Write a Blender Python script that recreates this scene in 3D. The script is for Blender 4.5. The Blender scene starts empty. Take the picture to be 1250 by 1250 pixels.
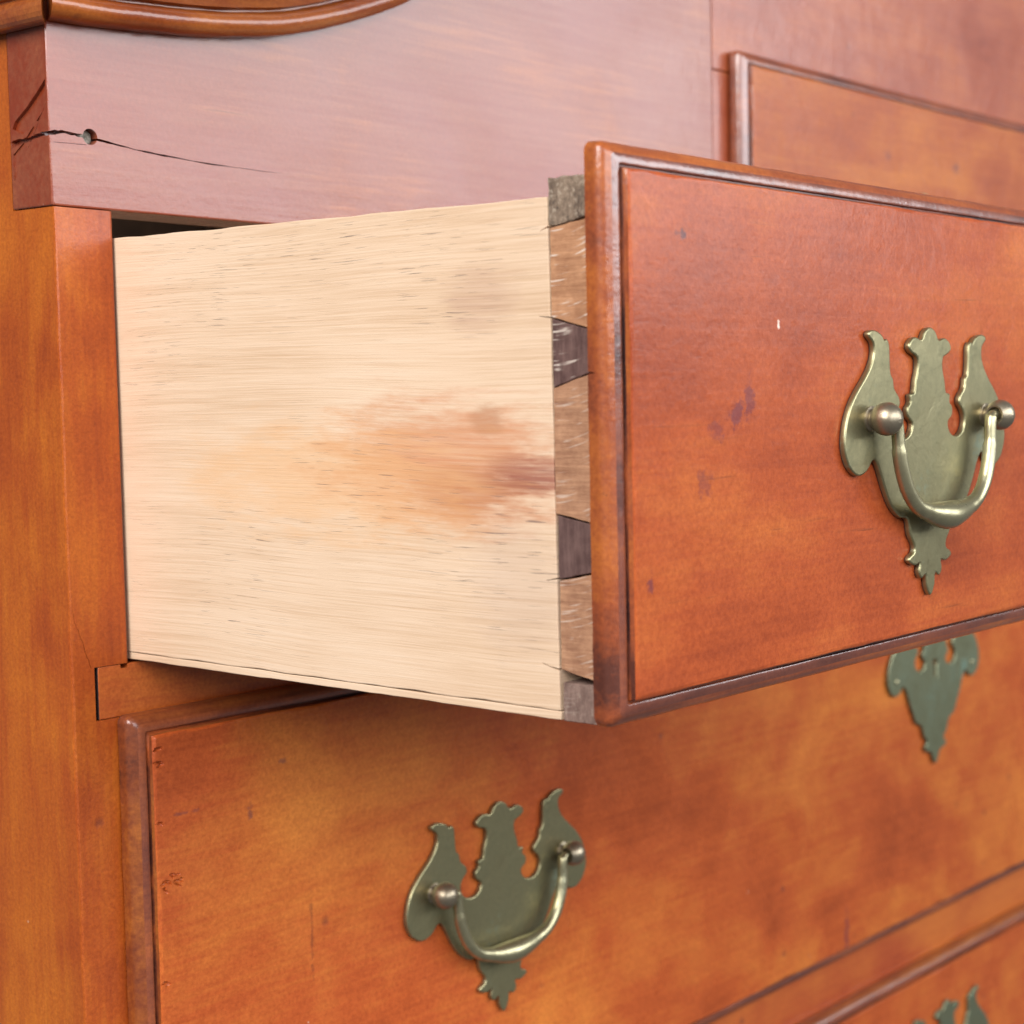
import bpy, bmesh, math, random
from mathutils import Vector, Matrix, noise

# ---------------------------------------------------------------- camera, light
scene = bpy.context.scene
col = scene.collection
cd = bpy.data.cameras.new('camera')
cam = bpy.data.objects.new('camera', cd)
col.objects.link(cam)
cd.sensor_width = 24.0
cd.sensor_fit = 'HORIZONTAL'
cd.lens = 2091.85 / 1250 * 24.0
cd.shift_x = -0.25                      # left part of a wider frame
cd.clip_start, cd.clip_end = 0.01, 60
cd.dof.use_dof = True
cd.dof.focus_distance = 0.52
cd.dof.aperture_fstop = 10.5
R_, U_, F_ = (Vector((0.58388, -0.81178, -0.00978)), Vector((0.06245, 0.03290, 0.99751)),
              Vector((0.80943, 0.58304, -0.06991)))
M = Matrix.Identity(4)
for i in range(3):
    M[i][0], M[i][1], M[i][2] = R_[i], U_[i], -F_[i]
M[0][3], M[1][3], M[2][3] = -0.31243, -0.50229, -0.06047
cam.matrix_world = M
scene.camera = cam

world = bpy.data.worlds.new('World')
scene.world = world
world.use_nodes = True
world.node_tree.nodes['Background'].inputs[0].default_value = (0.94, 0.95, 1.0, 1)
world.node_tree.nodes['Background'].inputs[1].default_value = 0.14


def area(name, loc, target, sx, sy, radiance, color):
    l = bpy.data.lights.new(name, 'AREA')
    l.shape = 'RECTANGLE'
    l.size, l.size_y = sx, sy
    l.energy = radiance * math.pi * sx * sy
    l.color = color
    o = bpy.data.objects.new(name, l)
    col.objects.link(o)
    o.location = loc
    o.rotation_euler = (Vector(target) - Vector(loc)).to_track_quat('-Z', 'Y').to_euler()
    return o


# a tall window in front of the chest (its reflection is the pale sheen on the upper boards)
area('front_window', (1.35, -2.6, 0.92), (1.35, 0, 0.92), 5.3, 1.56, 5.6, (0.92, 0.955, 1.0))
# a second window to the left, behind the photographer
area('left_window', (-2.35, -1.10, 1.60), (0.05, -0.1, 0.0), 1.7, 2.0, 12.5, (1.0, 0.98, 0.97))

vs = scene.view_settings
vs.view_transform = 'Standard'
vs.look = 'None'
vs.exposure = 0.20
vs.gamma = 1.0
scene.cycles.use_denoising = True
scene.cycles.caustics_reflective = False
scene.cycles.max_bounces = 5
scene.cycles.diffuse_bounces = 3
scene.cycles.glossy_bounces = 3
scene.cycles.use_adaptive_sampling = True
scene.cycles.adaptive_threshold = 0.03

rnd = random.Random(7)


# ---------------------------------------------------------------- node helper
class NT:
    def __init__(self, name):
        self.m = bpy.data.materials.new(name)
        self.m.use_nodes = True
        self.t = self.m.node_tree
        self.bsdf = self.t.nodes['Principled BSDF']
        self.origin = (0, 0, 0)
        self.vec = None

    def n(self, typ, **kw):
        nd = self.t.nodes.new(typ)
        for k, v in kw.items():
            setattr(nd, k, v)
        return nd

    def put(self, sock, v):
        if isinstance(v, bpy.types.NodeSocket):
            self.t.links.new(v, sock)
        elif isinstance(v, (tuple, list)) and len(v) == 3 and sock.type == 'RGBA':
            sock.default_value = (*v, 1)
        else:
            sock.default_value = v

    def coord(self):
        # object coordinates, moved so that they read in the frame of the whole chest
        if self.vec is None:
            self.vec = self.mapping(self.n('ShaderNodeTexCoord').outputs['Object'], (1, 1, 1), self.origin)
        return self.vec

    def mapping(self, vec, scale=(1, 1, 1), loc=(0, 0, 0), rot=(0, 0, 0)):
        nd = self.n('ShaderNodeMapping')
        self.put(nd.inputs['Vector'], vec)
        nd.inputs['Scale'].default_value = scale
        nd.inputs['Location'].default_value = loc
        nd.inputs['Rotation'].default_value = rot
        return nd.outputs[0]

    def noise(self, vec, scale, detail=3, rough=0.55, dist=0.0):
        nd = self.n('ShaderNodeTexNoise')
        self.put(nd.inputs['Vector'], vec)
        nd.inputs['Scale'].default_value = scale
        nd.inputs['Detail'].default_value = detail
        nd.inputs['Roughness'].default_value = rough
        nd.inputs['Distortion'].default_value = dist
        return nd.outputs['Fac']

    def voro(self, vec, scale, feature='F1'):
        nd = self.n('ShaderNodeTexVoronoi', feature=feature)
        self.put(nd.inputs['Vector'], vec)
        nd.inputs['Scale'].default_value = scale
        return nd.outputs

    def math(self, op, a, b=0.0, c=0.0, clamp=False):
        nd = self.n('ShaderNodeMath', operation=op, use_clamp=clamp)
        for i, v in enumerate((a, b, c)):
            if i < len(nd.inputs):
                self.put(nd.inputs[i], v)
        return nd.outputs[0]

    def rng(self, v, a, b, c=0.0, d=1.0, smooth=False):
        nd = self.n('ShaderNodeMapRange', interpolation_type='SMOOTHSTEP' if smooth else 'LINEAR')
        self.put(nd.inputs['Value'], v)
        for i, x in zip(('From Min', 'From Max', 'To Min', 'To Max'), (a, b, c, d)):
            nd.inputs[i].default_value = x
        return nd.outputs[0]

    def ramp(self, v, stops):
        nd = self.n('ShaderNodeValToRGB')
        self.put(nd.inputs[0], v)
        e = nd.color_ramp.elements
        while len(e) < len(stops):
            e.new(0.5)
        for el, (p, c) in zip(e, stops):
            el.position = p
            el.color = (*c, 1)
        return nd.outputs[0]

    def mix(self, f, a, b, mode='MIX'):
        nd = self.n('ShaderNodeMix', data_type='RGBA', blend_type=mode)
        self.put(nd.inputs[0], f)
        self.put(nd.inputs[6], a)
        self.put(nd.inputs[7], b)
        return nd.outputs[2]

    def sep(self, v):
        nd = self.n('ShaderNodeSeparateXYZ')
        self.put(nd.inputs[0], v)
        return nd.outputs

    def bump(self, h, strength, dist, normal=None):
        nd = self.n('ShaderNodeBump')
        nd.inputs['Strength'].default_value = strength
        nd.inputs['Distance'].default_value = dist
        self.put(nd.inputs['Height'], h)
        if normal is not None:
            self.put(nd.inputs['Normal'], normal)
        return nd.outputs[0]

    def set(self, **kw):
        for k, v in kw.items():
            self.put(self.bsdf.inputs[k.replace('_', ' ')], v)

    def blob(self, xyz, ia, ib, ca, cb, ra, rb, wob, amp=0.6):
        """soft blot around (ca, cb) on two axes, edge broken up by a noise"""
        a = self.math('DIVIDE', self.math('SUBTRACT', xyz[ia], ca), ra)
        b = self.math('DIVIDE', self.math('SUBTRACT', xyz[ib], cb), rb)
        d = self.math('SQRT', self.math('ADD', self.math('MULTIPLY', a, a), self.math('MULTIPLY', b, b)))
        w = self.math('MULTIPLY', self.math('SUBTRACT', wob, 0.5), amp * 2)
        return self.rng(self.math('ADD', d, w), 0.35, 1.15, 1.0, 0.0, True)


def cherry(name, grain='X', seed=0.0, dark=(0.235, 0.034, 0.009), mid=(0.40, 0.073, 0.018),
           light=(0.55, 0.150, 0.026), bias=0.0, rough=0.45, coat=0.5, coat_rough=0.17, marks=(), figure=1.0,
           origin=(0, 0, 0), relief=1.0, ior=1.5, stretch=3.0, grainy=0.45, spec=0.25, micro=0.75):
    N = NT(name)
    N.origin = origin
    v = N.coord()
    off = (seed * 1.37, seed * 0.71, seed * 2.11)
    if grain == 'X':
        s_long, s_fine = (1, stretch, stretch), (14, 330, 330)
    elif grain == 'Z':
        s_long, s_fine = (3.0, 3.0, 1), (330, 330, 14)
    else:
        s_long, s_fine = (3.0, 1, 3.0), (330, 14, 330)
    po = N.mapping(v, (1, 1, 1), off)
    cloud = N.noise(N.mapping(v, s_long, off), 7.5, 4, 0.56, 0.5)
    blot = N.noise(po, 26, 4, 0.55, 0.4)
    fine = N.noise(N.mapping(v, s_fine, off), 1.3, 3, 0.65)
    t = N.math('MULTIPLY_ADD', N.math('SUBTRACT', cloud, 0.5), 1.5 * figure, 0.5 + bias)
    t = N.math('MULTIPLY_ADD', N.math('SUBTRACT', blot, 0.5), 0.75 * figure, t)
    t = N.math('MULTIPLY_ADD', N.math('SUBTRACT', fine, 0.5), grainy, t)
    c = N.ramp(t, [(0.12, dark), (0.5, mid), (0.92, light)])
    # fine mottle of the old surface, about a millimetre across
    mic = N.noise(po, 820, 3, 0.7)
    c = N.mix(N.rng(mic, 0.30, 0.70, 0.0, micro), c, N.mix(1.0, c, (0.60, 0.50, 0.48), 'MULTIPLY'))
    # dark pores along the grain
    pm = N.math('MULTIPLY', N.rng(fine, 0.66, 0.78), N.rng(blot, 0.40, 0.62))
    c = N.mix(N.math('MULTIPLY', pm, 0.6), c, (0.06, 0.014, 0.010))
    # old bruises, bright nicks and dust: two populations of one cell pattern
    vb = N.voro(po, 62)
    cs = N.sep(vb['Color'])
    dd = N.math('MULTIPLY_ADD', fine, 0.10, vb['Distance'])
    br = N.math('MULTIPLY', N.rng(dd, 0.10, 0.19, 1, 0), N.math('GREATER_THAN', cs[0], 0.86))
    c = N.mix(N.math('MULTIPLY', br, 0.55), c, (0.085, 0.020, 0.018))
    nick = N.math('MULTIPLY', N.rng(vb['Distance'], 0.018, 0.034, 1, 0), N.math('GREATER_THAN', cs[1], 0.70))
    c = N.mix(N.math('MULTIPLY', nick, N.rng(cs[2], 0, 1, 0.1, 0.9)), c, (0.78, 0.55, 0.40))
    if marks:
        xyz = N.sep(v)
        wob = N.noise(po, 330, 4, 0.7)
        for (a, b, ra, rb, colr, s) in marks:        # single blemishes on this board's face (x, z)
            c = N.mix(N.math('MULTIPLY', N.blob(xyz, 0, 2, a, b, ra * 1.15, rb * 1.15, wob, 1.9), s * 0.85), c, colr)
    # relief: hand-planed undulation, orange peel of the old varnish, grain
    h = N.math('MULTIPLY_ADD', fine, 0.10 + 0.12 * (grainy > 0.5), N.noise(po, 60, 6, 0.66))
    h = N.math('MULTIPLY_ADD', br, -0.35, h)
    h = N.math('MULTIPLY_ADD', mic, -0.13, h)
    b1 = N.bump(h, 0.30 * relief, 0.0010)
    N.set(Base_Color=c, Roughness=N.math('MULTIPLY_ADD', blot, 0.25, rough - 0.12), Coat_Weight=coat, Normal=b1, Coat_Normal=b1)
    N.set(Coat_Roughness=N.math('MULTIPLY_ADD', blot, 0.16, coat_rough - 0.08))
    N.bsdf.inputs['Coat IOR'].default_value = ior
    N.bsdf.inputs['Specular IOR Level'].default_value = spec
    return N.m


def pine(name, tint=0.0):
    """pale drawer-side wood, grain along Y, with an old brown stain"""
    N = NT(name)
    N.origin = (0.0243, 0.0, -0.15)
    v = N.coord()
    xyz = N.sep(v)
    # gentle waviness of the grain
    wv = N.n('ShaderNodeVectorMath', operation='ADD')
    N.put(wv.inputs[0], v)
    cb = N.n('ShaderNodeCombineXYZ')
    N.put(cb.inputs[2], N.math('MULTIPLY', N.math('SUBTRACT', N.noise(N.mapping(v, (1, 6, 12)), 1.2, 1), 0.5), 0.007))
    N.put(wv.inputs[1], cb.outputs[0])
    g = wv.outputs[0]
    band = N.noise(N.mapping(g, (1, 3, 60)), 1.6, 4, 0.6)
    fine = N.noise(N.mapping(g, (1, 20, 1800)), 1.0, 3, 0.7)
    big = N.noise(N.mapping(v, (1, 10, 16)), 1.0, 3, 0.5)
    t = N.math('MULTIPLY_ADD', N.math('SUBTRACT', fine, 0.5), 0.85, N.math('MULTIPLY_ADD', N.math('SUBTRACT', band, 0.5), 0.50, N.math('MULTIPLY_ADD', N.math('SUBTRACT', big, 0.5), 0.5, 0.55)))
    c = N.ramp(t, [(0.02, (0.38, 0.22, 0.13)), (0.34, (0.61, 0.415, 0.265)), (0.56, (0.71, 0.515, 0.355)), (0.95, (0.78, 0.61, 0.46))])
    wob = N.noise(N.mapping(g, (1, 34, 210)), 1.0, 5, 0.66)
    streak = N.noise(N.mapping(g, (1, 24, 900)), 1.0, 3, 0.65)
    s1 = N.blob(xyz, 1, 2, -0.150, -0.0795, 0.062, 0.0205, wob, 0.95)
    c = N.mix(N.math('MULTIPLY', s1, N.rng(streak, 0.25, 0.7, 0.45, 0.85)), c, (0.55, 0.205, 0.085))
    s2 = N.blob(xyz, 1, 2, -0.158, -0.086, 0.032, 0.0085, wob, 0.95)
    c = N.mix(N.math('MULTIPLY', s2, N.rng(streak, 0.3, 0.65, 0.25, 0.8)), c, (0.42, 0.15, 0.065))
    s3 = N.blob(xyz, 1, 2, -0.183, -0.0815, 0.022, 0.0065, wob, 0.95)
    c = N.mix(N.math('MULTIPLY', s3, N.rng(streak, 0.3, 0.65, 0.3, 0.85)), c, (0.28, 0.09, 0.065))
    s3 = N.blob(xyz, 1, 2, -0.166, -0.0665, 0.007, 0.0055, wob, 0.95)
    c = N.mix(N.math('MULTIPLY', s3, 0.35), c, (0.34, 0.14, 0.06))
    s4 = N.blob(xyz, 1, 2, -0.165, -0.034, 0.016, 0.011, wob, 0.95)
    c = N.mix(N.math('MULTIPLY', s4, N.rng(streak, 0.3, 0.7, 0.1, 0.45)), c, (0.42, 0.24, 0.18))
    s5 = N.blob(xyz, 1, 2, -0.176, -0.112, 0.020, 0.022, wob, 0.95)
    c = N.mix(N.math('MULTIPLY', s5, 0.22), c, (0.44, 0.31, 0.25))
    s6 = N.blob(xyz, 1, 2, -0.10, -0.085, 0.075, 0.020, wob, 0.95)
    c = N.mix(N.math('MULTIPLY', s6, 0.5), c, (0.72, 0.40, 0.18))
    # short dark resin dashes along the grain
    d1 = N.noise(N.mapping(g, (1, 85, 3000)), 1.0, 1, 0.4)
    d2 = N.noise(N.mapping(v, (1, 14, 22), (0.3, 0.1, 0.7)), 1.0, 2, 0.6)
    da = N.math('MULTIPLY', N.rng(d1, 0.675, 0.72), N.rng(d2, 0.40, 0.6))
    e1 = N.noise(N.mapping(g, (1, 70, 2600), (0.7, 0.3, 0.2)), 1.0, 1, 0.4)
    da2 = N.math('MULTIPLY', N.rng(e1, 0.71, 0.75), N.rng(d2, 0.44, 0.58))
    dd = N.math('MAXIMUM', N.math('MULTIPLY', da, 0.45), N.math('MULTIPLY', da2, 0.65))
    c = N.mix(dd, c, (0.16, 0.115, 0.10))
    if tint:
        c = N.mix(tint, c, (0.36, 0.19, 0.10))
    h = N.math('MULTIPLY_ADD', dd, -0.8, N.math('MULTIPLY', fine, 0.5))
    b = N.bump(h, 0.45, 0.0004)
    N.set(Base_Color=c, Roughness=0.72, Normal=b)
    N.bsdf.inputs['Specular IOR Level'].default_value = 0.25
    return N.m


def joint_wood(name, c1, c2, scratch=0.0, grain='Z', speck=0.0, rough=0.62):
    N = NT(name)
    N.origin = (0.0243, 0.0, -0.15)
    v = N.coord()
    st = (1, 40, 700) if grain == 'Y' else (1, 500, 60)
    f = N.noise(N.mapping(v, st), 1.0, 4, 0.7)
    b = N.noise(v, 170, 5, 0.68)
    t = N.math('ADD', N.math('MULTIPLY', f, 0.55), N.math('MULTIPLY', b, 0.45))
    c = N.ramp(t, [(0.36, c1), (0.62, c2)])
    if speck:
        sp = N.noise(v, 700, 5, 0.75)
        c = N.mix(N.math('MULTIPLY', N.rng(sp, 0.5, 0.66), speck), c, (0.035, 0.033, 0.03))
        c = N.mix(N.math('MULTIPLY', N.rng(sp, 0.46, 0.34), speck), c, (0.55, 0.47, 0.36))
    h = N.math('ADD', f, b)
    if scratch:
        # slanting pale file scratches, slightly curved
        bend = N.n('ShaderNodeVectorMath', operation='ADD')
        cb = N.n('ShaderNodeCombineXYZ')
        yy = N.math('ADD', N.sep(v)[1], 0.19)
        N.put(cb.inputs[2], N.math('MULTIPLY', N.math('MULTIPLY', yy, yy), -14.0))
        N.put(bend.inputs[0], v)
        N.put(bend.inputs[1], cb.outputs[0])
        s1 = N.noise(N.mapping(bend.outputs[0], (1, 85, 1500), (0, 0, 0), (0, 0, 0)), 1.0, 1, 0.4)
        ms = N.math('MULTIPLY', N.rng(s1, 0.60, 0.68), N.rng(N.noise(v, 160, 2, 0.6), 0.42, 0.56))
        c = N.mix(N.math('MULTIPLY', ms, scratch), c, (0.74, 0.62, 0.52))
    N.set(Base_Color=c, Roughness=rough, Normal=N.bump(h, 0.5, 0.0005))
    N.bsdf.inputs['Specular IOR Level'].default_value = 0.3
    return N.m


def brass(name, base=(0.335, 0.300, 0.165), tarn=(0.165, 0.158, 0.088), rough=0.38, verd=0.4, relief=0.55):
    N = NT(name)
    v = N.coord()
    n1 = N.noise(v, 75, 5, 0.6, 0.4)
    n2 = N.noise(v, 420, 4, 0.65)
    n3 = N.noise(N.mapping(v, (900, 900, 40)), 1.0, 2, 0.6)
    t = N.math('MULTIPLY_ADD', N.math('SUBTRACT', n2, 0.5), 0.5, n1)
    c = N.mix(N.math('MULTIPLY', N.rng(t, 0.38, 0.70), 0.7), base, tarn)
    gm = N.rng(N.math('MULTIPLY_ADD', N.math('SUBTRACT', n2, 0.5), 0.5, N.noise(v, 48, 3, 0.5)), 0.63, 0.76)
    c = N.mix(N.math('MULTIPLY', gm, verd), c, (0.16, 0.27, 0.22))
    N.set(Base_Color=c, Metallic=N.math('MULTIPLY_ADD', gm, -0.4, 0.88),
          Roughness=N.math('MULTIPLY_ADD', N.math('SUBTRACT', t, 0.5), 0.35, rough))
    h = N.math('ADD', N.math('MULTIPLY', n2, 0.6), N.math('MULTIPLY', n3, 0.25))
    N.set(Normal=N.bump(h, 0.22 * relief, 0.0004, N.bump(n1, 0.30 * relief, 0.0012)))
    return N.m


def plain(name, c, rough=0.8, var=0.3, scale=120):
    N = NT(name)
    v = N.coord()
    n = N.noise(v, scale, 4, 0.65)
    N.set(Base_Color=N.mix(N.rng(n, 0.35, 0.65), c, tuple(k * (1 - var) for k in c)), Roughness=rough,
          Normal=N.bump(n, 0.5, 0.0006))
    return N.m


PURPLE = (0.10, 0.024, 0.040)
PIV = (0.0243, 0.0, -0.15)
SCUFF = (0.07, 0.03, 0.045)
M_front = cherry('cherry_front', 'X', 1.0, bias=0.04, coat=0.40, coat_rough=0.22, figure=0.75, relief=0.8, spec=0.12, grainy=0.32, mid=(0.40, 0.079, 0.020), light=(0.56, 0.155, 0.030), dark=(0.22, 0.036, 0.013), stretch=1.8, origin=PIV, marks=[
    (0.0440, -0.0185, 0.0022, 0.0016, (0.05, 0.03, 0.04), 0.9), (0.0674, -0.066, 0.0032, 0.0034, PURPLE, 0.75),
    (0.0733, -0.0622, 0.0020, 0.0045, PURPLE, 0.7), (0.0580, -0.0703, 0.0030, 0.0030, PURPLE, 0.5),
    (0.0522, -0.0845, 0.0028, 0.0030, PURPLE, 0.45), (0.0289, -0.1093, 0.0012, 0.0024, PURPLE, 0.8),
    (0.0876, -0.0414, 0.0007, 0.0014, (0.85, 0.72, 0.6), 0.95)])
M_low = cherry('cherry_low_drawer', 'X', 4.3, bias=0.06, figure=0.8, dark=(0.25, 0.042, 0.010), light=(0.66, 0.215, 0.036), mid=(0.46, 0.092, 0.020), coat=0.35, coat_rough=0.28, relief=0.7, spec=0.15, grainy=0.35, stretch=1.5, origin=(0.53, 0.0, -0.365), marks=[
    (0.0854, -0.256, 0.0007, 0.014, (0.09, 0.025, 0.015), 0.55), (0.44, -0.35, 0.002, 0.012, PURPLE, 0.7),
    (0.060, -0.205, 0.0012, 0.0025, SCUFF, 0.6), (0.075, -0.190, 0.0015, 0.0012, SCUFF, 0.6), (0.0330, -0.200, 0.0050, 0.0006, SCUFF, 0.5)])
M_mid = cherry('cherry_centre_drawer', 'X', 8.1, bias=0.08, mid=(0.37, 0.086, 0.019), light=(0.52, 0.170, 0.030), figure=0.8, coat=0.35, coat_rough=0.3, origin=(0.53, 0.0, -0.147), marks=[
    (0.4849, 0.0655, 0.0030, 0.0024, SCUFF, 0.6), (0.5589, 0.0667, 0.0034, 0.0030, SCUFF, 0.75)])
M_board = cherry('cherry_upper_board', 'X', 2.2, bias=-0.12, mid=(0.27, 0.064, 0.026), light=(0.43, 0.13, 0.035), coat=0.95, coat_rough=0.19, figure=0.9, rough=0.42, relief=0.7, grainy=0.9, ior=1.5, micro=0.45,
                 marks=[(0.243, 0.062, 0.0022, 0.0022, SCUFF, 0.6), (0.30, 0.075, 0.002, 0.003, SCUFF, 0.5), (0.255, 0.035, 0.004, 0.0012, SCUFF, 0.35)])
M_board2 = cherry('cherry_upper_centre', 'X', 5.7, bias=-0.02, mid=(0.33, 0.070, 0.024), light=(0.48, 0.135, 0.032), coat=1.0, coat_rough=0.24, figure=0.8)
M_side = cherry('cherry_case_side', 'Z', 3.1, bias=0.10, light=(0.56, 0.155, 0.014), mid=(0.40, 0.078, 0.010), coat=0.35, coat_rough=0.28)
M_rail = cherry('cherry_rail', 'X', 6.4, bias=0.14)
M_mould = cherry('cherry_moulding', 'X', 9.2, bias=0.14, dark=(0.07, 0.012, 0.004), mid=(0.28, 0.06, 0.012), light=(0.46, 0.14, 0.022), coat=0.9, coat_rough=0.15)
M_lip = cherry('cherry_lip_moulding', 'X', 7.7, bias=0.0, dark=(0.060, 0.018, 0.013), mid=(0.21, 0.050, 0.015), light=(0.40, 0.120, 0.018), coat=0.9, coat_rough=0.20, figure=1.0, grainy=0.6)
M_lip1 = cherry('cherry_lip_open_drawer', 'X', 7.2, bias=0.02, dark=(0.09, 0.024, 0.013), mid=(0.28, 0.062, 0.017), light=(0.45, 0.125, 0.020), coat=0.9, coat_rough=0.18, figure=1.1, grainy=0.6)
M_grime = cherry('cherry_grimy_groove', 'X', 7.9, bias=0.0, dark=(0.06, 0.018, 0.014), mid=(0.19, 0.046, 0.020), light=(0.36, 0.09, 0.022), coat=1.0, coat_rough=0.20, ior=1.75, figure=1.2)
M_quirk = cherry('dirt_in_quirk', 'X', 3.6, bias=-0.02, dark=(0.030, 0.010, 0.009), mid=(0.13, 0.032, 0.014), light=(0.36, 0.08, 0.018), coat=0.3, figure=2.0)
M_pine = pine('pine_drawer_side')
M_tail = joint_wood('stained_pine_tail', (0.27, 0.118, 0.058), (0.55, 0.285, 0.150), 0.85, 'Y')
M_tail2 = joint_wood('greyed_pine_tail', (0.24, 0.108, 0.060), (0.49, 0.262, 0.148), 0.4, 'Y')
M_pin = joint_wood('dark_cherry_pin', (0.070, 0.034, 0.030), (0.175, 0.100, 0.085), 0.7, 'Z')
M_pin2 = joint_wood('plain_cherry_pin', (0.070, 0.035, 0.031), (0.165, 0.095, 0.082), 0.0, 'Z')
M_pin3 = joint_wood('worn_grey_pin', (0.13, 0.088, 0.062), (0.30, 0.215, 0.150), 0.0, 'Z', 0.65, 0.9)
M_pin4 = joint_wood('grey_brown_pin', (0.13, 0.075, 0.06), (0.27, 0.175, 0.14), 0.1, 'Z', 0.25)
M_brass = brass('tarnished_brass')
M_brass_bright = brass('worn_brass_bail', base=(0.44, 0.40, 0.24), tarn=(0.24, 0.22, 0.135), rough=0.33, verd=0.15, relief=0.4)  # brighter, less tarnished brass for bails and nail heads
M_ball = brass('brown_brass_post', base=(0.34, 0.285, 0.20), tarn=(0.18, 0.145, 0.10), rough=0.38, verd=0.0)
M_green = brass('verdigris_brass', base=(0.31, 0.32, 0.19), tarn=(0.19, 0.23, 0.16), rough=0.40, verd=0.8)
M_hid = plain('rough_inner_wood', (0.16, 0.09, 0.05), 0.85)
M_putty = plain('grey_plug', (0.36, 0.33, 0.27), 0.9, 0.6, 700)
M_dark = plain('dark_joint_edge', (0.045, 0.03, 0.03), 0.6)


# ---------------------------------------------------------------- mesh helpers
def empty(name, loc, label, cat, group=None):
    o = bpy.data.objects.new(name, None)
    o.empty_display_size = 0.02
    col.objects.link(o)
    o.location = loc
    o['label'], o['category'] = label, cat
    if group:
        o['group'] = group
    return o


def link(name, me, mats, parent, sharp=35, smooth=True):
    if not isinstance(mats, (list, tuple)):
        mats = [mats]
    idx = [p.material_index for p in me.polygons]
    me.materials.clear()
    for m in mats:
        me.materials.append(m)
    me.polygons.foreach_set('material_index', [min(i, len(mats) - 1) for i in idx])
    if smooth:
        me.polygons.foreach_set('use_smooth', [True] * len(me.polygons))
        me.set_sharp_from_angle(angle=math.radians(sharp))
        for p in me.polygons:
            if p.area > 2e-5:
                p.use_smooth = False
    o = bpy.data.objects.new(name, me)
    col.objects.link(o)
    if parent:
        o.parent = parent
        # parts are modelled in the frame of the whole chest; bring them to their thing's origin
        if parent.get('_origin'):
            me.transform(Matrix.Translation(-Vector(parent['_origin'])))
    return o


def box_bm(x0, x1, y0, y1, z0, z1):
    bm = bmesh.new()
    bmesh.ops.create_cube(bm, size=1)
    for v in bm.verts:
        v.co = Vector((x0 if v.co.x < 0 else x1, y0 if v.co.y < 0 else y1, z0 if v.co.z < 0 else z1))
    return bm


def prism_bm(pts, axis, a, b):
    """closed prism of a 2D outline: axis 0 -> (y,z), 1 -> (x,z), 2 -> (x,y)"""
    bm = bmesh.new()

    def P(p, d):
        return ((d, p[0], p[1]), (p[0], d, p[1]), (p[0], p[1], d))[axis]
    lo = [bm.verts.new(P(p, a)) for p in pts]
    hi = [bm.verts.new(P(p, b)) for p in pts]
    bm.faces.new(lo)
    bm.faces.new(hi)
    n = len(pts)
    for i in range(n):
        bm.faces.new((lo[i], lo[(i + 1) % n], hi[(i + 1) % n], hi[i]))
    bmesh.ops.recalc_face_normals(bm, faces=bm.faces)
    return bm


def bevel(bm, w, seg=2, ang=50):
    ed = [e for e in bm.edges if len(e.link_faces) == 2 and e.calc_face_angle(0) > math.radians(ang)]
    bmesh.ops.bevel(bm, geom=ed, offset=w, segments=seg, profile=0.6, affect='EDGES', clamp_overlap=True)
    return bm


def cut(bm, cutters, mats=()):
    """boolean difference of a bmesh with a list of cutter bmeshes -> mesh"""
    me = bpy.data.meshes.new('m')
    bm.to_mesh(me)
    bm.free()
    for m in mats:
        me.materials.append(m)
    o = bpy.data.objects.new('tmp', me)
    col.objects.link(o)
    tmp = []
    for c in cutters:
        bmesh.ops.recalc_face_normals(c, faces=c.faces)
        cm = bpy.data.meshes.new('c')
        c.to_mesh(cm)
        c.free()
        for m in mats:
            cm.materials.append(m)
        co = bpy.data.objects.new('tmpc', cm)
        col.objects.link(co)
        tmp.append(co)
        md = o.modifiers.new('b', 'BOOLEAN')
        md.operation, md.object, md.solver = 'DIFFERENCE', co, 'EXACT'
    dg = bpy.context.evaluated_depsgraph_get()
    dg.update()
    res = bpy.data.meshes.new_from_object(o.evaluated_get(dg))
    for t in tmp + [o]:
        d = t.data
        bpy.data.objects.remove(t)
        bpy.data.meshes.remove(d)
    return res


def mesh(bm):
    me = bpy.data.meshes.new('m')
    bm.to_mesh(me)
    bm.free()
    return me


def box(name, x0, x1, y0, y1, z0, z1, mat, parent, bev=0.0005, cutters=None):
    bm = box_bm(x0, x1, y0, y1, z0, z1)
    if bev:
        bevel(bm, bev)
    me = cut(bm, cutters) if cutters else mesh(bm)
    return link(name, me, mat, parent)


def fn(x, y, z, s, amp):
    return amp * noise.noise(Vector((x * s, y * s, z * s)))


def rounded_ring(x0, x1, z0, z1, inset, r, step=0.006):
    """points of a rounded rectangle, the same count for every inset and radius"""
    nx, nz, nc = int((x1 - x0) / step), int((z1 - z0) / step), 5
    a, b, c, d = x0 + inset, x1 - inset, z0 + inset, z1 - inset
    r = max(r, 0.00012)
    pts = []

    def line(p, q, n):
        for i in range(1, n):
            pts.append((p[0] + (q[0] - p[0]) * i / n, p[1] + (q[1] - p[1]) * i / n))

    def arc(cx, cz, a0):
        for i in range(nc + 1):
            t = math.radians(a0 + 90 * i / nc)
            pts.append((cx + r * math.cos(t), cz + r * math.sin(t)))
    arc(a + r, c + r, 180)
    line((a + r, c), (b - r, c), nx)
    arc(b - r, c + r, 270)
    line((b, c + r), (b, d - r), nz)
    arc(b - r, d - r, 0)
    line((b - r, d), (a + r, d), nx)
    arc(a + r, d - r, 90)
    line((a, d - r), (a, c + r), nz)
    return pts


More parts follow.
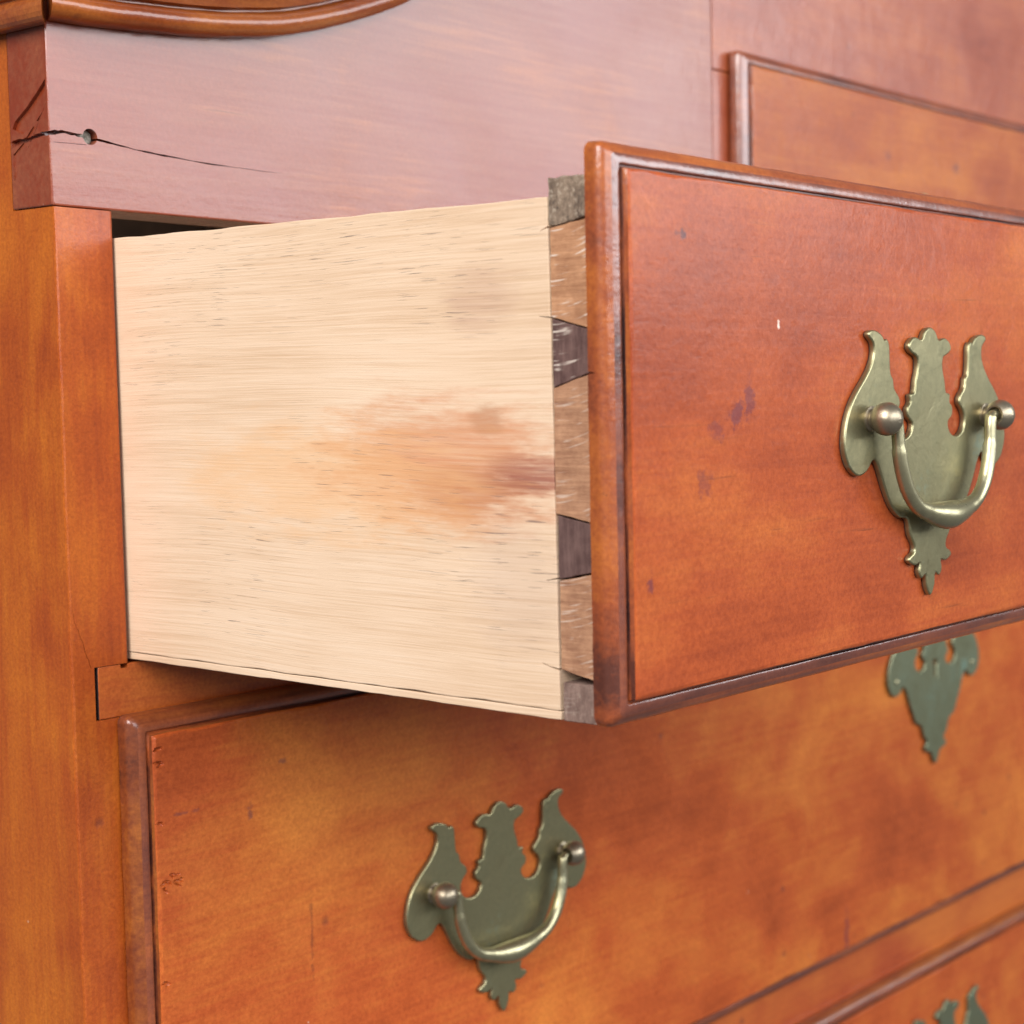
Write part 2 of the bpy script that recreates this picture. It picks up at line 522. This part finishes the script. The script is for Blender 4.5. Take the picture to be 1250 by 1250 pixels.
def drawer_front(name, x0, x1, z0, z1, yb, mats, parent, chip=0.0, seed=0.0, cutters=None):
    """lipped drawer front: thumbnail moulding round a raised flat field. yb = back plane of the lip"""
    # (inset, height in front of the back plane, corner radius, wear amplitude, material)
    prof = [(0.0008, 0.0, 0.0028, 0.0, 0), (0.0, 0.0006, 0.0030, 0.00018, 0), (0.0, 0.0032, 0.0030, 0.00022, 0)]
    for k in range(1, 8):
        t = k / 7 * math.pi / 2
        prof.append((0.0054 * (1 - math.cos(t)), 0.0030 + 0.0044 * math.sin(t), 0.0030 * (1 - 0.75 * k / 7), 0.00015, 0 if k < 6 else 1))
    prof += [(0.0057, 0.0073, 0.0006, 0.0001, 1), (0.0060, 0.0067, 0.0004, 0.0001, 3), (0.0064, 0.0067, 0.0004, 0.0001, 3), (0.0067, 0.0076, 0.0004, 0.00015, 3),
             (0.0069, 0.0089, 0.0004, 0.00022, 0), (0.0073, 0.0093, 0.0006, 0.0002, 2), (0.0081, 0.0094, 0.0006, 0.0, 2), (0.024, 0.0094, 0.0006, 0.0, 2)]
    bm = bmesh.new()
    rings = []
    for (u, h, r, w, mi) in prof:
        ring = []
        for (x, z) in rounded_ring(x0, x1, z0, z1, u, r):
            d = fn(x + seed, h * 30, z, 95, w) + fn(x, seed + h * 60, z, 420, w * 0.6)
            hh = h + fn(x, seed + 3, z, 130, w * 0.8)
            if chip and 0.0064 < u < 0.0078:
                k = noise.noise(Vector((x * 160 + seed, 4.2, z * 160)))
                if k > 0.28:
                    hh -= min(1, (k - 0.28) * 6) * chip
                    d += min(1, (k - 0.28) * 6) * chip * 0.8
            dx = (1 if x < x0 + 0.012 else -1 if x > x1 - 0.012 else 0) * d
            dz = (1 if z < z0 + 0.012 else -1 if z > z1 - 0.012 else 0) * d
            ring.append(bm.verts.new((x + dx, yb - hh, z + dz)))
        rings.append(ring)
    n = len(rings[0])
    for k in range(len(rings) - 1):
        for i in range(n):
            f = bm.faces.new((rings[k][i], rings[k][(i + 1) % n], rings[k + 1][(i + 1) % n], rings[k + 1][i]))
            f.material_index = prof[k + 1][4]
    bm.faces.new(rings[0]).material_index = 2
    bm.faces.new(rings[-1]).material_index = 2
    bmesh.ops.recalc_face_normals(bm, faces=bm.faces)
    if cutters:
        for c in cutters:
            for f in c.faces:
                f.material_index = 2
        me = cut(bm, cutters, mats)
    else:
        me = mesh(bm)
    return link(name, me, mats, parent, sharp=32)


def catmull(P, sub, closed=False):
    out = []
    n = len(P)
    for i in range(n if closed else n - 1):
        p0, p1, p2, p3 = ((P[(i - 1) % n], P[i], P[(i + 1) % n], P[(i + 2) % n]) if closed else
                          (P[max(i - 1, 0)], P[i], P[i + 1], P[min(i + 2, n - 1)]))
        p0, p1, p2, p3 = map(Vector, (p0, p1, p2, p3))
        for k in range(sub):
            t = k / sub
            out.append(0.5 * ((2 * p1) + (p2 - p0) * t + (2 * p0 - 5 * p1 + 4 * p2 - p3) * t * t + (3 * p1 - p0 - 3 * p2 + p3) * t ** 3))
    if not closed:
        out.append(Vector(P[-1]))
    return out


def tube_bm(bm, path, radii, seg=14, squash=None):
    path = [Vector(p) for p in path]
    T = [(path[min(i + 1, len(path) - 1)] - path[max(i - 1, 0)]).normalized() for i in range(len(path))]
    ref = Vector((0, 1, 0)) if abs(T[0].y) < 0.9 else Vector((1, 0, 0))
    nrm = (ref - T[0] * ref.dot(T[0])).normalized()
    rings = []
    for p, t, r in zip(path, T, radii):
        nrm = (nrm - t * nrm.dot(t)).normalized()
        bn = t.cross(nrm)
        rings.append([bm.verts.new(p + (nrm * math.cos(a) + bn * math.sin(a)) * r) for a in (2 * math.pi * k / seg for k in range(seg))])
    for A, B in zip(rings, rings[1:]):
        for k in range(seg):
            bm.faces.new((A[k], A[(k + 1) % seg], B[(k + 1) % seg], B[k]))
    bm.faces.new(rings[0])
    bm.faces.new(rings[-1])
    bmesh.ops.recalc_face_normals(bm, faces=bm.faces)


def lathe_bm(bm, prof, origin, axis, seg=24):
    """prof: (along, radius) from one pole to the other"""
    ax = Vector(axis).normalized()
    a = Vector((0, 0, 1)) if abs(ax.z) < 0.9 else Vector((1, 0, 0))
    u = (a - ax * a.dot(ax)).normalized()
    w = ax.cross(u)
    o = Vector(origin)
    rings = [[bm.verts.new(o + ax * s + (u * math.cos(t) + w * math.sin(t)) * max(r, 1e-5)) for t in (2 * math.pi * k / seg for k in range(seg))] for s, r in prof]
    for A, B in zip(rings, rings[1:]):
        for k in range(seg):
            bm.faces.new((A[k], A[(k + 1) % seg], B[(k + 1) % seg], B[k]))
    bm.faces.new(rings[0])
    bm.faces.new(rings[-1])
    bmesh.ops.recalc_face_normals(bm, faces=bm.faces)


# ---------------------------------------------------------------- brass mounts
HALF = [(0, 43.57), (-3.23, 42.29), (-5.45, 39.54), (-9.41, 40.27), (-12.41, 38.97), (-13.45, 37.03), (-11.86, 35.39),
        (-8.3, 33.92), (-7.85, 30.28), (-9.3, 26.24), (-10.08, 22.6), (-12.72, 21.95), (-12.5, 19.53), (-14.29, 17.74),
        (-14.11, 15.04), (-11.4, 12.86), (-12.29, 10.02), (-14.97, 8.26), (-18.23, 8.11), (-21.1, 9.54), (-22.63, 12.07),
        (-22.55, 14.92), (-21.2, 16.98), (-19.2, 18.9), (-19.77, 21.33), (-22.59, 23.99), (-23.3, 27.0), (-24.74, 28.56),
        (-25.21, 32.19), (-25.56, 37.48), (-26.9, 39.28), (-28.29, 38.9), (-30.01, 40.56), (-33.73, 41.82), (-36.84, 41.54),
        (-37.5, 40.05), (-34.79, 37.83), (-34.59, 34.27), (-36.57, 30.5), (-39.77, 27.03), (-44.17, 23.0), (-47.9, 18.59),
        (-50.34, 13.52), (-51.4, 8.0), (-50.6, 3.6), (-48.11, -0.2), (-43.88, -2.55), (-38.9, -1.37), (-35.2, 2.0)]
TAIL = [(-32.19, 0.12), (-28.21, -7.28), (-24.13, -13.17), (-19.21, -16.68), (-15.62, -17.2), (-13.9, -18.73), (-12.84, -22.78),
        (-10.2, -26.3), (-10.3, -28.6), (-13.06, -30.01), (-13.26, -31.58), (-9.84, -32.9), (-6.7, -32.4), (-7.3, -35.25),
        (-5.73, -37.46), (-3.0, -36.4), (-2.42, -40.2), (0, -43.57)]
TAIL_E = [(-31, -2.5), (-28.5, -8.5), (-25, -14.4), (-21.5, -20.5), (-17.5, -22.4), (-14.6, -25), (-12.6, -30), (-9.0, -33.6),
          (-11.7, -35.8), (-11.2, -38.4), (-7.4, -39.6), (-4.6, -40.6), (-3.0, -44), (0, -47.5)]


def plate_mesh(tail, keyhole=False):
    h = HALF + tail
    full = [(x, z) for x, z in h] + [(-x, z) for x, z in reversed(h[1:-1])]
    pts = catmull([(x * 0.001, z * 0.001, 0) for x, z in full], 3, True)
    cu = bpy.data.curves.new('c', 'CURVE')
    cu.dimensions = '2D'
    cu.fill_mode = 'BOTH'
    loops = [pts]
    if keyhole:
        kh = [(0.0022 * math.cos(t), 0.011 + 0.0022 * math.sin(t), 0) for t in (math.radians(-60 + 300 * i / 14) for i in range(15))]
        loops.append([Vector(p) for p in kh] + [Vector((-0.0014, 0.003, 0)), Vector((0.0014, 0.003, 0))])
    for L in loops:
        sp = cu.splines.new('POLY')
        sp.points.add(len(L) - 1)
        for q, p in zip(sp.points, L):
            q.co = (p.x, p.y, 0, 1)
        sp.use_cyclic_u = True
    cu.extrude = 0.0006
    cu.bevel_depth = 0.00055
    cu.bevel_resolution = 2
    cu.offset = -0.00050
    o = bpy.data.objects.new('tmp', cu)
    col.objects.link(o)
    dg = bpy.context.evaluated_depsgraph_get()
    me = bpy.data.meshes.new_from_object(o.evaluated_get(dg))
    bpy.data.objects.remove(o)
    bpy.data.curves.remove(cu)
    # lay it into the XZ plane, back at y=0, front at y=-0.0023, very slightly dished
    for v in me.vertices:
        x, z, d = v.co
        v.co = (x, -(d + 0.00115), z)
    bm = bmesh.new()
    bm.from_mesh(me)
    bmesh.ops.remove_doubles(bm, verts=bm.verts, dist=0.00002)
    bmesh.ops.recalc_face_normals(bm, faces=bm.faces)
    bm.to_mesh(me)
    bm.free()
    return me


def bail_mesh():
    half = [(-0.0372, 0.0147), (-0.0335, 0.0149), (-0.0312, 0.0143), (-0.0302, 0.0118), (-0.0297, 0.006), (-0.0283, -0.0005), (-0.0250, -0.0075),
            (-0.0195, -0.0128), (-0.0120, -0.0154), (-0.0050, -0.0166)]
    pr = half + [(0, -0.0170)] + [(-x, z) for x, z in reversed(half)]
    P = catmull([(x, -0.0078 - 0.0008 * max(0, (0.0147 - z)) / 0.03, z) for x, z in pr], 5)
    rad = []
    for p in P:
        a = abs(p.x)
        s = max(0.0, 1 - a / 0.021)
        s = s * s * (3 - 2 * s)
        rad.append((0.0021 if a < 0.031 else 0.0017) + 0.0025 * s + (0.0003 if p.z < 0.005 and a > 0.015 else 0))
    bm = bmesh.new()
    tube_bm(bm, P, rad, 16)
    return mesh(bm)


def post_mesh(side):
    """ball-headed post; the face towards the bail is drilled for its end"""
    bm = bmesh.new()
    r = 0.0052
    prof = []
    for k in range(0, 15):
        t = math.pi * k / 18
        prof.append((-r * math.cos(t), r * math.sin(t)))
    e = prof[-1]
    prof += [(e[0] - 0.0001, e[1] - 0.0006), (e[0] - 0.0022, e[1] - 0.0010), (e[0] - 0.0024, 0.0)]
    lathe_bm(bm, prof, (side * 0.0368, -0.0080, 0.0147), (-side, 0, 0), 28)
    # neck through the plate, with a small collar
    lathe_bm(bm, [(0, 0.0), (0, 0.0040), (0.0007, 0.0040), (0.0012, 0.0031), (0.0035, 0.0031), (0.0036, 0.0)], (side * 0.0368, -0.0022, 0.0147), (0, -1, 0), 20)
    return mesh(bm)


PLATE = plate_mesh(TAIL)
ESC = plate_mesh(TAIL_E, True)
BAIL = bail_mesh()
POST = {-1: post_mesh(-1), 1: post_mesh(1)}


def place(name, me, mat, parent, loc, scale=1.0, keep=False):
    if not me.materials:
        me.materials.append(mat)
        if 'plate' in name:                        # dark outline coloured onto the edge next to the wood
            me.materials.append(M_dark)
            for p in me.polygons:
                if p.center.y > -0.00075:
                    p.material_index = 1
        me.polygons.foreach_set('use_smooth', [True] * len(me.polygons))
        me.set_sharp_from_angle(angle=math.radians(38))
        for p in me.polygons:
            if abs(p.normal.y) > 0.985:
                p.use_smooth = False
    o = bpy.data.objects.new(name, me)
    col.objects.link(o)
    o.parent = parent
    o.location = loc
    o.scale = (scale,) * 3
    return o


def bail_pull(parent, x, z, yface, rot=0.0):
    og = Vector(parent['_origin'])
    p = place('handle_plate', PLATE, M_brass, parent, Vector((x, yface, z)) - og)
    p.rotation_euler = (0, rot, 0)
    place('bail', BAIL, M_brass_bright, p, (0, 0, 0))
    for s in (-1, 1):
        place('post', POST[s], M_ball, p, (0, 0, 0))
    return p


def escutcheon(parent, x, z, yface):
    og = Vector(parent['_origin'])
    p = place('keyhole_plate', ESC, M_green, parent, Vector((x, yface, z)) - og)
    for (dx, dz) in ((-0.0425, 0.0055), (0.0425, 0.0055)):
        bm = bmesh.new()
        lathe_bm(bm, [(0, 0), (0, 0.0016), (0.0005, 0.0014), (0.0009, 0.0007), (0.0010, 0)], (dx, -0.0022, dz), (0, -1, 0), 12)
        link('nail_head', mesh(bm), M_brass_bright, None).parent = p
    return p


# ---------------------------------------------------------------- the case
W = 1.06
case = empty('tall_chest', (W / 2, 0.2, -0.62), 'orange brown cherry chest case with cracked upper board and curved cornice moulding', 'chest')
case['_origin'] = (W / 2, 0.2, -0.62)

# left side board: its front edge is the stile beside the drawers
cuts = [box_bm(-0.02, 0.05, -0.02, 0.0230, 0.0003, 0.3), box_bm(0.0083, 0.05, -0.02, 0.03, -0.1657, -0.1480),
        box_bm(0.0083, 0.05, -0.02, 0.03, -0.3960, -0.3645)]
# fine split running down to the rail joint
spl = [(0.0006 + 0.0064 * t + fn(t, 0, 0, 6, 0.0005), -0.1275 - 0.0204 * t) for t in (k / 16 for k in range(17))]
cuts.append(prism_bm([(x, z) for x, z in spl] + [(x + 0.00006 + 0.00016 * k / 16, z) for k, (x, z) in reversed(list(enumerate(spl)))], 1, -0.01, 0.0012))
sp = box_bm(0, 0.0208, 0, 0.45, -0.62, 0.25)
bmesh.ops.subdivide_edges(sp, edges=[e for e in sp.edges if abs(e.verts[0].co.z - e.verts[1].co.z) > 0.1], cuts=120)
for v in sp.verts:
    if v.co.y < 0.001 and v.co.x < 0.001:
        v.co.x += 0.0002 + fn(0.1, 0, v.co.z, 60, 0.0003)
bevel(sp, 0.0008, 2, 60)
link('side_board', cut(sp, cuts), M_side, case)

# upper left board (tympanum) with split, nail hole and broken end grain
MB = [(-0.004, 0.0578), (0.0, 0.0580), (0.014, 0.0583), (0.028, 0.0592), (0.0475, 0.0607), (0.0665, 0.0630), (0.084, 0.0660), (0.102, 0.0708), (0.125, 0.0790),
      (0.1456, 0.0884), (0.18, 0.108), (0.22, 0.134), (0.27, 0.170), (0.33, 0.210)]
mb = catmull([(x, z, 0) for x, z in MB], 6)
out = [(-0.0004, 0.0006), (0.3430, 0.0006), (0.3430, 0.215)] + [(p.x, p.y + 0.010) for p in reversed(mb) if p.x > 0.0] + [(-0.0004, 0.068)]
tb = prism_bm(out, 1, 0.0, 0.0222)


def crack_poly(P, wid, jit, seed, step=0.0011):
    r = random.Random(seed)
    Q = []
    for (a, b), (c, d) in zip(P, P[1:]):
        n = max(1, int(math.hypot(c - a, d - b) / step))
        for i in range(n):
            Q.append((a + (c - a) * i / n, b + (d - b) * i / n))
    Q.append(P[-1])
    n = len(Q)
    up, lo = [], []
    off = 0
    for i, (x, z) in enumerate(Q):
        off = off * 0.75 + r.uniform(-jit, jit)
        w = wid(i / (n - 1)) * r.uniform(0.75, 1.25)
        up.append((x, z + off + w))
        lo.append((x, z + off - w))
    return up + lo[::-1]


c1 = prism_bm(crack_poly([(-0.002, 0.0228), (0.004, 0.0240), (0.0139, 0.0232)], lambda t: 0.00062 - 0.00018 * t + 0.00012 * math.sin(t * 9), 0.00012, 1), 1, -0.01, 0.005)
c2 = prism_bm(crack_poly([(0.0139, 0.0232), (0.0287, 0.0213), (0.0430, 0.0203), (0.0539, 0.0195), (0.074, 0.0191), (0.0895, 0.0190)],
                         lambda t: 0.00040 * (1 - t) ** 0.9 * (0.7 + 0.3 * math.sin(t * 23)) + 0.00003, 0.00009, 2, 0.0016), 1, -0.01, 0.010)
c3 = prism_bm(crack_poly([(0.0005, 0.0231), (0.004, 0.0233), (0.010, 0.0222), (0.0215, 0.0213)], lambda t: 0.00060 + 0.0003 * t, 0.00014, 3), 0, -0.01, 0.0012)
c4 = prism_bm(crack_poly([(0.001, 0.0205), (0.0125, 0.0208)], lambda t: 0.00008, 0.00005, 4), 1, -0.01, 0.001)
hole = bmesh.new()
lathe_bm(hole, [(0, 0), (0, 0.0026), (0.012, 0.0026), (0.012, 0)], (0.0139, 0.0045, 0.0235), (0, -1, 0), 20)
# end-grain face: a flake broken away between two slanting splits
flake = prism_bm([(0.0012, 0.0400), (0.0063, 0.0362), (0.0122, 0.0322), (0.0190, 0.0285), (0.0205, 0.0262), (0.0150, 0.0240), (0.0080, 0.0262), (0.0015, 0.0330)], 0, -0.01, 0.0007)
flake2 = prism_bm([(0.0035, 0.0300), (0.0095, 0.0225), (0.0188, 0.0118), (0.0205, 0.0095), (0.0208, 0.0180), (0.0150, 0.0212)], 0, -0.01, 0.0001)
split2 = prism_bm(crack_poly([(0.0012, 0.0325), (0.0080, 0.0240), (0.0195, 0.0112)], lambda t: 0.00010, 0.00006, 6), 0, -0.01, 0.0016)
bevel(tb, 0.0007, 3, 60)
link('upper_board', cut(tb, [c1, c2, c3, c4, hole, flake, flake2, split2]), M_board, case, sharp=25)
pl = bmesh.new()
lathe_bm(pl, [(0, 0), (0, 0.0025), (0.0024, 0.0025), (0.0030, 0.0019), (0.0027, 0.0009), (0.0023, 0)], (0.0139, 0.0058, 0.0235), (0, -1, 0), 18)
for v in pl.verts:
    v.co.y += fn(v.co.x, v.co.y, v.co.z, 900, 0.0006)
link('nail_plug', mesh(pl), M_putty, case)

box('divider_stile', 0.3434, 0.3680, 0.0003, 0.03, -0.1476, 0.0925, M_board2, case)
box('divider_stile', 0.3120, 0.3432, 0.0005, 0.03, -0.1476, 0.0003, M_board2, case)
box('divider_stile', 0.6916, 0.7480, 0.0003, 0.03, -0.1476, 0.0925, M_board2, case)
box('upper_board', 0.3436, 0.7164, 0.0002, 0.022, 0.0929, 0.26, M_board2, case)
box('upper_board', 0.7168, W, 0.0, 0.022, 0.0005, 0.26, M_board, case)
# rails between the drawers; the first is housed into the side board
nick = box_bm(0.0180, 0.0207, -0.01, 0.006, -0.1496, -0.14)
rl = box_bm(0.0096, W - 0.0083, 0.0002, 0.44, -0.1655, -0.1482)
bevel(rl, 0.0003)
rl2 = cut(rl, [nick])
for p in rl2.polygons:
    p.material_index = 1 if p.normal.x < -0.7 and p.center.x < 0.011 else 0
link('drawer_rail', rl2, [M_rail, M_dark], case)
box('drawer_rail', 0.0086, W - 0.0083, 0.0002, 0.44, -0.3955, -0.3650, M_rail, case, 0.0006)
box('drawer_rail', 0.0208, W - 0.0208, 0.0002, 0.44, -0.62, -0.605, M_rail, case, 0.0006)
box('side_board', W - 0.0208, W, 0.0232, 0.45, -0.62, 0.25, M_side, case)
box('back_panel', 0.0210, W - 0.0210, 0.441, 0.449, -0.615, 0.25, M_hid, case, 0)
box('top_panel', 0.0210, W - 0.0210, 0.0235, 0.440, 0.232, 0.244, M_hid, case, 0)

# cornice moulding: a swept profile that climbs along the scrolled top of the board
PROF = [(0.0, 0.0), (0.0, 0.0045)]
for k in range(9):
    a = -math.pi / 2 + math.pi * k / 8
    PROF.append((0.0040 + 0.0040 * math.sin(a), 0.0056 + 0.0046 * math.cos(a)))
PROF += [(0.0082, 0.0050), (0.0086, 0.0050), (0.0092, 0.0082)]
for k in range(1, 9):
    a = math.pi / 2 * k / 8
    PROF.append((0.0094 + 0.0110 * math.sin(a), 0.0086 + 0.0160 * (1 - math.cos(a))))
PROF += [(0.0216, 0.0255), (0.0280, 0.0258), (0.0290, 0.0), ]


def sweep(path, outdir, start_shear):
    """path: list of (point, up-normal); profile = (along up, along out)"""
    bm = bmesh.new()
    rings = []
    for i, (p, u) in enumerate(path):
        ring = []
        for (s, w) in PROF:
            wob = fn(p.x * 3 + s * 40, p.y, p.z + w * 20, 40, 0.00025)
            q = p + u * (s + wob) + outdir * (w + 0.0004)
            if i == 0:
                q = q + start_shear * w
            ring.append(bm.verts.new(q))
        rings.append(ring)
    n = len(PROF)
    for A, B in zip(rings, rings[1:]):
        for k in range(n):
            bm.faces.new((A[k], A[(k + 1) % n], B[(k + 1) % n], B[k]))
    bm.faces.new(rings[0])
    bm.faces.new(rings[-1])
    bmesh.ops.recalc_face_normals(bm, faces=bm.faces)
    return mesh(bm)


pth = []
for i, p in enumerate(mb):
    if p.x < -0.0012:
        continue
    a, b = mb[max(i - 1, 0)], mb[min(i + 1, len(mb) - 1)]
    t = (b - a).normalized()
    n_ = Vector((-t.y, 0, t.x)) if len(pth) else Vector((0, 0, 1))
    pth.append((Vector((p.x if len(pth) else 0.0004, 0, p.y)), n_))
link('cornice_moulding', sweep(pth, Vector((0, -1, 0)), Vector((-0.45, 0, 0))), M_mould, case, sharp=40)
PROF = [(s, w * 0.55) for s, w in PROF]
pth = [(Vector((-0.0006, -0.0012 + 0.45 * i / 24, 0.0565)), Vector((0, 0, 1))) for i in range(25)]
link('cornice_return', sweep(pth, Vector((-1, 0, 0)), Vector((0, -1.3, 0))), M_mould, case, sharp=40)

# ---------------------------------------------------------------- the pulled-out drawer
XS, YS, YL = 0.0225, -0.1900, -0.2086
PIV = (0.0243, 0.0, -0.15)
dr = empty('small_drawer', PIV, 'small upper left drawer pulled open, pale dovetailed side and one brass bail handle', 'drawer')
dr['_origin'] = PIV
dr.rotation_euler = (0.0028, -0.0047, 0.0052)
XL, XR, ZT, ZB = 0.0155, 0.3250, 0.0039, -0.1461
XRS = XR - 0.007

ck = [prism_bm([(-0.2040, -0.0533), (-0.2120, -0.0546), (-0.2040, -0.0556)], 0, 0.010, 0.0168)]
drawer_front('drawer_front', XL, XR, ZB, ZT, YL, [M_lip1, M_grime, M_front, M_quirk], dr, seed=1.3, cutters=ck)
box('front_core', XS + 0.0103, XRS - 0.0103, YS + 0.0002, YL + 0.0003, ZB + 0.008, ZT - 0.010, M_hid, dr, 0.0003)
box('front_core', XS + 0.0008, XS + 0.0102, YS - 0.0150, YL + 0.0003, -0.1462, -0.0045, M_dark, dr, 0)  # backing coloured dark so the gaps between the dovetails read dark


def edge_poly(corners, step, amp, seed, keep=()):
    """outline with worn, slightly wandering edges"""
    out = []
    n = len(corners)
    for i in range(n):
        a, b = corners[i], corners[(i + 1) % n]
        L = math.hypot(b[0] - a[0], b[1] - a[1])
        k = max(1, int(L / step))
        nx, nz = -(b[1] - a[1]) / L, (b[0] - a[0]) / L
        for j in range(k):
            t = j / k
            y, z = a[0] + (b[0] - a[0]) * t, a[1] + (b[1] - a[1]) * t
            d = 0 if j == 0 else fn(y + seed, z, seed, 70, amp) + fn(y, z + seed, seed, 330, amp * 0.5)
            out.append((y + nx * d, z + nz * d))
    return out


# side board with saw overcuts at the dovetail shoulders
so = edge_poly([(-0.1912, -0.1446), (0.235, -0.1446), (0.235, -0.0083), (-0.1899, -0.0083)], 0.004, 0.00035, 2.0)
sb = prism_bm(so, 0, XS, XS + 0.0108)
bevel(sb, 0.0004, 2, 60)


def slit(y0, z0, y1, z1, w, depth):
    return prism_bm(crack_poly([(y0, z0), (y1, z1)], lambda t: w * (0.35 + 0.65 * t), w * 0.35, int(z0 * -1e5)), 0, XS - 0.005, XS + depth)


slits = [slit(-0.1872, -0.0170, -0.1912, -0.0157, 0.00026, 0.0015), slit(-0.1862, -0.0393, -0.1905, -0.0398, 0.00015, 0.0012),
         slit(-0.1868, -0.1098, -0.1915, -0.1090, 0.00022, 0.002), slit(-0.1850, -0.1322, -0.1925, -0.1338, 0.00032, 0.003),
         slit(-0.1740, -0.1284, -0.1925, -0.1290, 0.00006, 0.0006)]
link('drawer_side', cut(sb, slits), M_pine, dr)
bo = edge_poly([(-0.1914, -0.1471), (0.235, -0.1471), (0.235, -0.1449), (-0.1914, -0.1449)], 0.005, 0.00022, 5.0)
st = prism_bm(bo, 0, XS + 0.0001, XS + 0.0105)
bevel(st, 0.0002, 1, 60)
link('bottom_strip', mesh(st), M_pine, dr)
box('drawer_side', XRS - 0.0108, XRS, YS - 0.018, 0.235, -0.1470, -0.0083, M_pine, dr)
box('drawer_back', XS + 0.0112, XRS - 0.0112, 0.222, 0.234, -0.1400, -0.0100, M_pine, dr)
box('drawer_bottom', XS + 0.0112, XRS - 0.0112, YS + 0.0005, 0.220, -0.1430, -0.1370, M_pine, dr)

# dovetails: (kind, z at shoulder top, z at lip top, z at shoulder bottom, z at lip bottom, shoulder y, proud, material)
g = 0.00020
JT = [('dovetail_pin', -0.0034, -0.0030, -0.0163, -0.0144, -0.1902, 0.0004, M_pin3),
      ('dovetail_tail', -0.0163, -0.0144, -0.0399, -0.0432, -0.1902, 0.0000, M_tail),
      ('dovetail_pin', -0.0399, -0.0432, -0.0584, -0.0545, -0.1903, -0.0002, M_pin),
      ('dovetail_tail', -0.0584, -0.0545, -0.0919, -0.0940, -0.1904, 0.0001, M_tail2),
      ('dovetail_pin', -0.0919, -0.0940, -0.1094, -0.1070, -0.1909, -0.0003, M_pin2),
      ('dovetail_tail', -0.1094, -0.1070, -0.1336, -0.1358, -0.1913, 0.0000, M_tail2),
      ('dovetail_pin', -0.1366, -0.1366, -0.1474, -0.1474, -0.1918, -0.0001, M_pin4)]
for i, (nm, a0, a1, b0, b1, ys, pr, mt) in enumerate(JT):
    # a tail carries on into the lip's shadow, a pin is a wedge of the front board
    y1 = YL + 0.0004
    k = (y1 - ys) / (-0.2035 - ys)
    a1, b1 = a0 + (a1 - a0) * k, b0 + (b1 - b0) * k
    o = edge_poly([(y1, b1 + g), (ys - 2 * g, b0 + g), (ys - 2 * g, a0 - g), (y1, a1 - g)], 0.0013, 0.00036, 1.7 * i + 0.3)
    bm = prism_bm(o, 0, XS - pr, XS + 0.0090)
    bevel(bm, 0.0005 if i == 0 else 0.00018, 2 if i == 0 else 1, 40)
    if i == 0:
        for v in bm.verts:
            v.co += Vector((fn(v.co.y, v.co.z, 1, 500, 0.0005), 0, fn(v.co.y, 3, v.co.z, 400, 0.0004)))
    link(nm, mesh(bm), mt, dr)
bail_pull(dr, 0.1700, -0.0838, YL - 0.0094, 0.004)

# ---------------------------------------------------------------- the closed drawers
d2 = empty('wide_drawer', (0.53, 0.0, -0.365), 'wide closed drawer below the open one, brass bail handle and keyhole plate', 'drawer')
d2['_origin'] = (0.53, 0.0, -0.365)


def gouge(x, z, rx, rz, rot, depth, y0):
    bm = bmesh.new()
    bmesh.ops.create_icosphere(bm, subdivisions=2, radius=1)
    for v in bm.verts:
        k = 1 + 0.35 * noise.noise(v.co * 1.7 + Vector((x * 300, 0, z * 300)))
        p = Vector((v.co.x * rx * k, v.co.y * depth, v.co.z * rz * k))
        p = Matrix.Rotation(rot, 3, 'Y') @ p
        v.co = p + Vector((x, y0, z))
    return bm


gr_ = random.Random(11)
gs = []
for (x, z, n, sx, sz, sl) in ((0.0262, -0.2225, 9, 0.0022, 0.0026, 0.4), (0.0308, -0.2215, 5, 0.0008, 0.0026, 0.5), (0.0246, -0.1765, 3, 0.0008, 0.0009, 0.1),
                              (0.0244, -0.1822, 3, 0.0006, 0.0012, 0.1), (0.0247, -0.2565, 3, 0.0010, 0.0008, 0.1), (0.0243, -0.2010, 2, 0.0004, 0.0010, 0.2)):
    for k in range(n):
        gs.append(gouge(x + gr_.uniform(-sx, sx), z + gr_.uniform(-sz, sz), gr_.uniform(0.0008, 0.0022), gr_.uniform(0.0003, 0.0007),
                        sl + gr_.uniform(-0.5, 0.5), gr_.uniform(0.0006, 0.0012), -0.0095))
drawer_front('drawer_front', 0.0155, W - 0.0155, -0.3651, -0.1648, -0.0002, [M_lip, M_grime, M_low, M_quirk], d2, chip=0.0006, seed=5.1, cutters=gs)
bail_pull(d2, 0.1803, -0.2690, -0.0096)
bail_pull(d2, W - 0.1803, -0.2690, -0.0096)
escutcheon(d2, 0.5310, -0.2265, -0.0096)

d3 = empty('wide_drawer', (0.53, 0.0, -0.60), 'lowest closed drawer, only the tips of its keyhole plate show at the bottom edge', 'drawer')
d3['_origin'] = (0.53, 0.0, -0.60)
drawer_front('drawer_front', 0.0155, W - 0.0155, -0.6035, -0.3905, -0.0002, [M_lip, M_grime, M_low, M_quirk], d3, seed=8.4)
escutcheon(d3, 0.5440, -0.4605, -0.0096)

d4 = empty('centre_drawer', (0.53, 0.0, -0.147), 'closed upper centre drawer behind the open one, pale bead down its left edge', 'drawer')
d4['_origin'] = (0.53, 0.0, -0.147)
drawer_front('drawer_front', 0.3553, 0.7037, -0.1461, 0.1029, -0.0008, [M_grime, M_grime, M_mid, M_quirk], d4, seed=3.3)
escutcheon(d4, 0.5200, 0.0050, -0.0102)

for o in list(bpy.data.objects):
    if '_origin' in o:
        del o['_origin']
